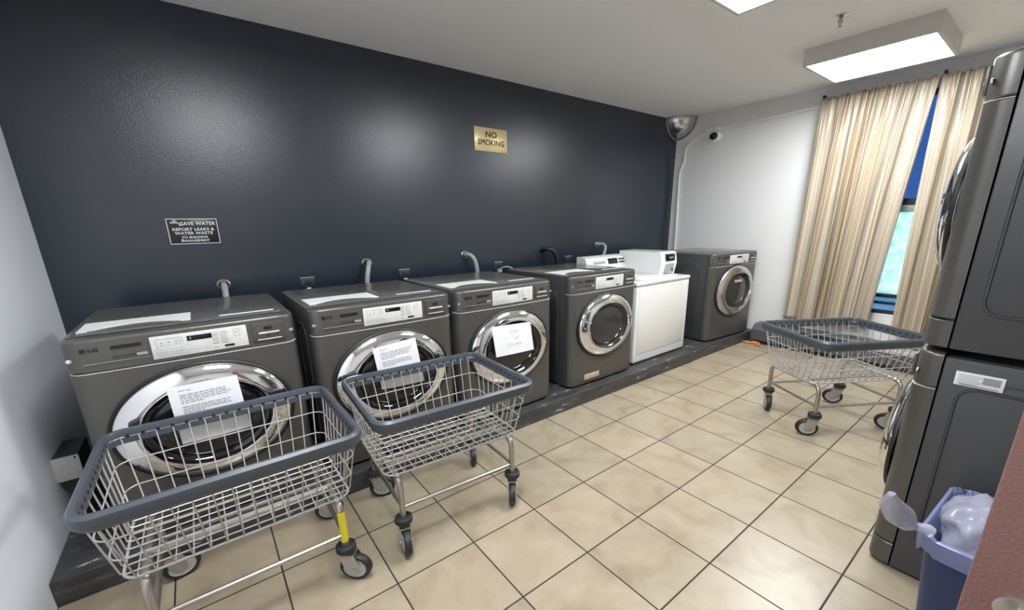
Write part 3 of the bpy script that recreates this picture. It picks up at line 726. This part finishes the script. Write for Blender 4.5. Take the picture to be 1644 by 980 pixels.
# conduit
pts = [(XR-.012, 0.0, 2.262), (XR-.012, .80, 2.235), (XR-.012, 1.02, 2.228), (XR-.012, 1.13, 2.205)]
pts += bez((XR-.012, 1.20, 2.185), (XR-.012, 1.30, 2.15), (XR-.012, 1.34, 2.10), (XR-.012, 1.335, 2.03), 8)
pts += bez((XR-.012, 1.335, 2.00), (XR-.012, 1.33, 1.90), (XR-.012, 1.395, 1.87), (XR-.012, 1.385, 1.78), 8)
pts += [(XR-.012, 1.372, 1.30), (XR-.012, 1.36, .60)]
o = MB().tube(pts, .0115, 8).build('conduit_pipe', M['pipe_white']); tag(o, 'white conduit pipe running along and down the far wall', 'pipe')
# camera
t = thing('security_camera', 'small white dome security camera under the conduit on the far wall', 'security camera', (XR, 1.0, 2.16))
MB().box(-.045, 0, -.06, .10, .065, .095, .012, 3).build('mount', M['pipe_white'], t)
MB().lathe([(.001, -.080), (.034, -.076), (.052, -.058), (.058, -.03), (.054, -.004), (.058, 0)], (0, -.02, 0), 'x', 24, 1, .85, cap0=True).build('housing', M['pipe_white'], t)
MB().lathe([(.001, -.100), (.024, -.096), (.043, -.078), (.044, -.062)], (0, -.02, 0), 'x', 24, 1, .85, cap0=True).build('lens', M['black'], t)
# sprinkler
t = thing('fire_sprinkler', 'small chrome fire sprinkler hanging from the ceiling', 'sprinkler', (2.178, -.523, H))
MB().lathe([(.001, 0), (.040, 0), (.040, -.004), (.020, -.010), (.012, -.012)], (0, 0, 0), 'z', 24, cap0=True).build('escutcheon', M['brushed'], t)
mb = MB(); mb.tube([(0, 0, -.010), (0, 0, -.035)], .009, 10); mb.tube([(-.014, 0, -.028), (-.016, 0, -.045), (0, 0, -.062)], .003, 6); mb.tube([(.014, 0, -.028), (.016, 0, -.045), (0, 0, -.062)], .003, 6); mb.box(-.016, .016, -.012, .012, -.034, -.026, .002)
mb.build('sprinkler_body', M['fork'], t)
MB().lathe([(.001, -.062), (.018, -.062), (.018, -.065), (.001, -.065)], (0, 0, 0), 'z', 20).build('deflector', M['fork'], t)

# ------------------------------------------------------------ curtains
def curtain(label, yt0, yt1, yb0, yb1, zt, zb, folds, seed, amp=.040, bend=0):
    """hangs in the plane x = XC; y runs from yt0 (left) to yt1 at the top, yb0..yb1 at the bottom"""
    r = random.Random(seed); XC = XR-.108
    nu, nv = folds*22, 60
    # uneven folds: random widths and depths, drifting and merging on the way down
    cuts = [0]
    for _ in range(folds): cuts.append(cuts[-1]+r.uniform(.55, 1.5))
    cuts = [c/cuts[-1] for c in cuts]; dep = [r.uniform(.45, 1.35) for _ in range(folds+1)]; dr = [r.uniform(-.5, .5) for _ in range(folds+1)]
    hi = [r.uniform(0, 6) for _ in range(6)]
    bm = bmesh.new(); uvl = bm.loops.layers.uv.new('cloth'); rows = []
    Wd = abs(yt1-yt0)
    for j in range(nv+1):
        v = j/nv; row = []
        for i in range(nu+1):
            u = i/nu; us = u+.012*math.sin(7*u*PI+2.2*v+seed)
            us = min(max(us, 0), .9999)
            k = max(q for q in range(folds) if cuts[q] <= us); fr = (us-cuts[k])/(cuts[k+1]-cuts[k])
            A = dep[k]*(1-fr)+dep[k+1]*fr; D = dr[k]*(1-fr)+dr[k+1]*fr
            ve = v**.85
            yt = yt0+(yt1-yt0)*u; yb = yb0+(yb1-yb0)*u
            a = amp*(.45+.65*v**.7)*A
            ph = 2*PI*fr+D*(1.2+2.2*v)
            x = XC+a*math.sin(ph)+.30*a*math.sin(2*ph+3*v+k)
            y = yt*(1-ve)+yb*ve+.45*a*math.cos(ph)
            g = max(0, 1-v*5.5)
            x += .010*g*math.sin(2*PI*(k+fr)*3.1+hi[k % 6])
            x += .004*math.sin(26*v+hi[(k+2) % 6]*3+5*u)*math.exp(-((v-.25)/.18)**2)
            z = zt*(1-v)+(zb+.010*math.sin(2*PI*u*1.3+seed))*v+.007*math.sin(2*PI*(k+fr)*2)*(1-v)**8
            row.append(bm.verts.new((x-XC, y-(yt0+yt1)/2, z-zb)))
        rows.append(row)
    for j in range(nv):
        for i in range(nu):
            fc = bm.faces.new((rows[j][i], rows[j][i+1], rows[j+1][i+1], rows[j+1][i])); fc.smooth = True
            for lp, (a, b) in zip(fc.loops, ((i, j), (i+1, j), (i+1, j+1), (i, j+1))): lp[uvl].uv = (a/nu*Wd*2.2+seed*3.1, b/nv)
    me = bpy.data.meshes.new('curtain'); bm.to_mesh(me); bm.free(); me.materials.append(M['curtain'])
    o = bpy.data.objects.new('curtain', me); COL.objects.link(o); o.location = (XC, (yt0+yt1)/2, zb)
    sm = o.modifiers.new('thick', 'SOLIDIFY'); sm.thickness = .0015
    return tag(o, label, 'curtain', 'striped curtains')
curtain('wide striped beige curtain panel left of the gap in front of the window', -.005, -.765, .035, -.655, 2.300, .290, 8, 1)
curtain('narrow striped beige curtain panel right of the gap, partly behind the stacked machine', -.762, -1.45, -.800, -1.42, 2.295, .320, 7, 2)
t = thing('curtain_rod', 'thin dark curtain rod with brackets above the window', 'curtain rod', (XR, -.7, 2.298))
MB().tube([(-.055, .71, -.02), (-.055, -.78, -.02)], .006, 8).build('rod', M['window_black'], t)
for y in (.70, -.07, -.76):
    MB().box(-.062, 0, y-.006, y+.006, -.03, .040, .001).build('bracket', M['window_black'], t)

# ------------------------------------------------------------ heater under the window, cord, cardboard
t = thing('baseboard_heater', 'long dark grey baseboard heater cabinet along the far wall under the window', 'heater', (XR, -.70, 0))
hx0, hy0, hy1, hz = -.205, -1.25, .97, .205
mb = MB()
prof = [(hx0+.01, .035), (hx0, .045), (hx0, .148), (hx0+.055, hz-.006), (hx0+.085, hz), (-.002, hz), (-.002, .035)]
mb.prism([(a, b) for a, b in prof], hy0, hy1, 'y'); cab = mb.build('cabinet', M['heater'], t, angle=20)
mb = MB(); mb.box(hx0+.03, -.01, hy0+.02, hy1-.02, 0, .036); mb.build('base_recess', M['dark_plastic'], t, smooth=False)
a = Vector((hx0, 0, .148)); b = Vector((hx0+.055, 0, hz-.006)); d_ = b-a; nrm = Vector((-d_.z, 0, d_.x)).normalized()
mb = MB()
def slot(y0, y1, s0=.25, s1=.85):
    q = [a+d_*s0, a+d_*s1]; lo = [(q[0].x, y0, q[0].z), (q[0].x, y1, q[0].z), (q[1].x, y1, q[1].z), (q[1].x, y0, q[1].z)]
    mb.loft([lo, [tuple(Vector(p)+nrm*.0015) for p in lo]])
slot(.83, .74); slot(.55, -1.15)
mb.build('air_slots', M['black'], cab, smooth=False)
cpts = bez((3.50, .315, .008), (3.44, .27, .008), (3.56, .22, .012), (3.48, .18, .008)) + bez((3.48, .18, .008), (3.44, .13, .008), (3.55, .14, .014), (3.545, .24, .010))[1:]
o = MB().tube(cpts, .010, 8).build('extension_cord', M['orange'], loc=(0, 0, 0.004)); tag(o, 'short coil of orange cord on the floor by the far machine', 'cord')
t = tag(MB().box(-.065, .075, -.19, .19, 0, .028, .004).box(-.05, .06, -.17, .06, .028, .055, .003).build('cardboard_pieces', M['card'], loc=(XR-.085, -.99, hz+.001), rotz=.04), 'tan cardboard pieces lying on the heater under the window', 'cardboard')

# ------------------------------------------------------------ rubbish bin with liner
t = thing('trash_bin', 'blue plastic trash bin beside the stacked machine at the right edge', 'bin', (.622, -1.675, 0), R_(-4))
hx, hy, hz = .185, .170, .415
mb = MB()
loops = [[(x, y, z) for x, y in rrect(-hx*f, hx*f, -hy*f, hy*f, .04, 5)] for z, f in ((.0, .78), (.01, .80), (.37, .97), (.372, 1.02), (hz, 1.04), (hz, 1.0), (.36, .95), (.02, .77))]
mb.loft(loops, True, True); mb.build('bin_body', M['blue_bin'], t)
mb = MB(); rr = random.Random(5); n = 72; loops = []
base = rrect(-1, 1, -1, 1, .25, 17)
def lpp(f, z, wz=0, wr=0, ph=0):
    out = []
    for i, (x, y) in enumerate(base):
        a = i/len(base)*2*PI; q = 1+wr*(math.sin(9*a+ph)+.6*math.sin(17*a+2*ph)); out.append((x*hx*f*q, y*hy*f*q, z+wz*(math.sin(5*a+ph)+.5*math.sin(13*a+1.7*ph))))
    return out
loops = [lpp(1.06, .368, .007, .006, 1), lpp(1.075, .392, .003, .005, 1.5), lpp(1.065, hz+.002, .003, .003, 2), lpp(1.02, hz+.008, .005, .004, 2.6), lpp(.96, hz-.004, .006, .008, 3), lpp(.90, .34, .012, .02, 3.6), lpp(.84, .24, .012, .04, 4.1), lpp(.70, .16, .02, .05, 4.6), lpp(.35, .10, .02, .05, 5)]
mb.loft(loops, False, True); ln = mb.build('bin_liner', M['liner'], t)
# crumpled bag bulging out of the bin, and its twisted tail
mb = MB(); b_ = bmesh.new(); bmesh.ops.create_icosphere(b_, subdivisions=4, radius=1)
from mathutils import noise as mn
for v in b_.verts:
    p = v.co.copy(); k = 1+.30*mn.noise(p*2.0)+.14*abs(mn.noise(p*5)); v.co = Vector((p.x*.12*k, p.y*.085*k, p.z*.085*k))+Vector((.02, .085, hz-.030))
mb.merge(b_); mb.build('crumpled_bag', M['bag'], t, angle=180)
path = [(-.165, .165, hz+.004), (-.190, .185, hz+.018), (-.225, .200, hz+.040), (-.265, .215, hz+.075), (-.300, .225, hz+.115), (-.315, .228, hz+.150)]
mb = MB(); mb.tube(path, .02, 24, rs=[.020, .010, .026, .034, .026, .010])
for v in mb.bm.verts:      # crush the tail into flat uneven pleats
    q = v.co; k = mn.noise(q*38)*.012+mn.noise(q*90)*.004; v.co = q+Vector((k*.6, k, -k*.5))
tl = mb.build('bag_tail', M['bag'], t)

# ------------------------------------------------------------ open door leaf at the right
d = bpy.data.objects.new('door_1', None); COL.objects.link(d); d.location = (-.25, -1.585, 0); struct(d)
MB().box(0, .04, -.76, 0, .008, 2.02, .002).build('door_leaf', M['door_paint'], d)
kn = MB().lathe([(.001, -.060), (.018, -.058), (.026, -.048), (.026, -.038), (.018, -.030), (.010, -.026), (.010, -.008), (.028, -.006), (.028, 0)], (0, -.055, .765), 'x', 28, 1, .85, cap0=True).build('door_knob', M['knob'], d)
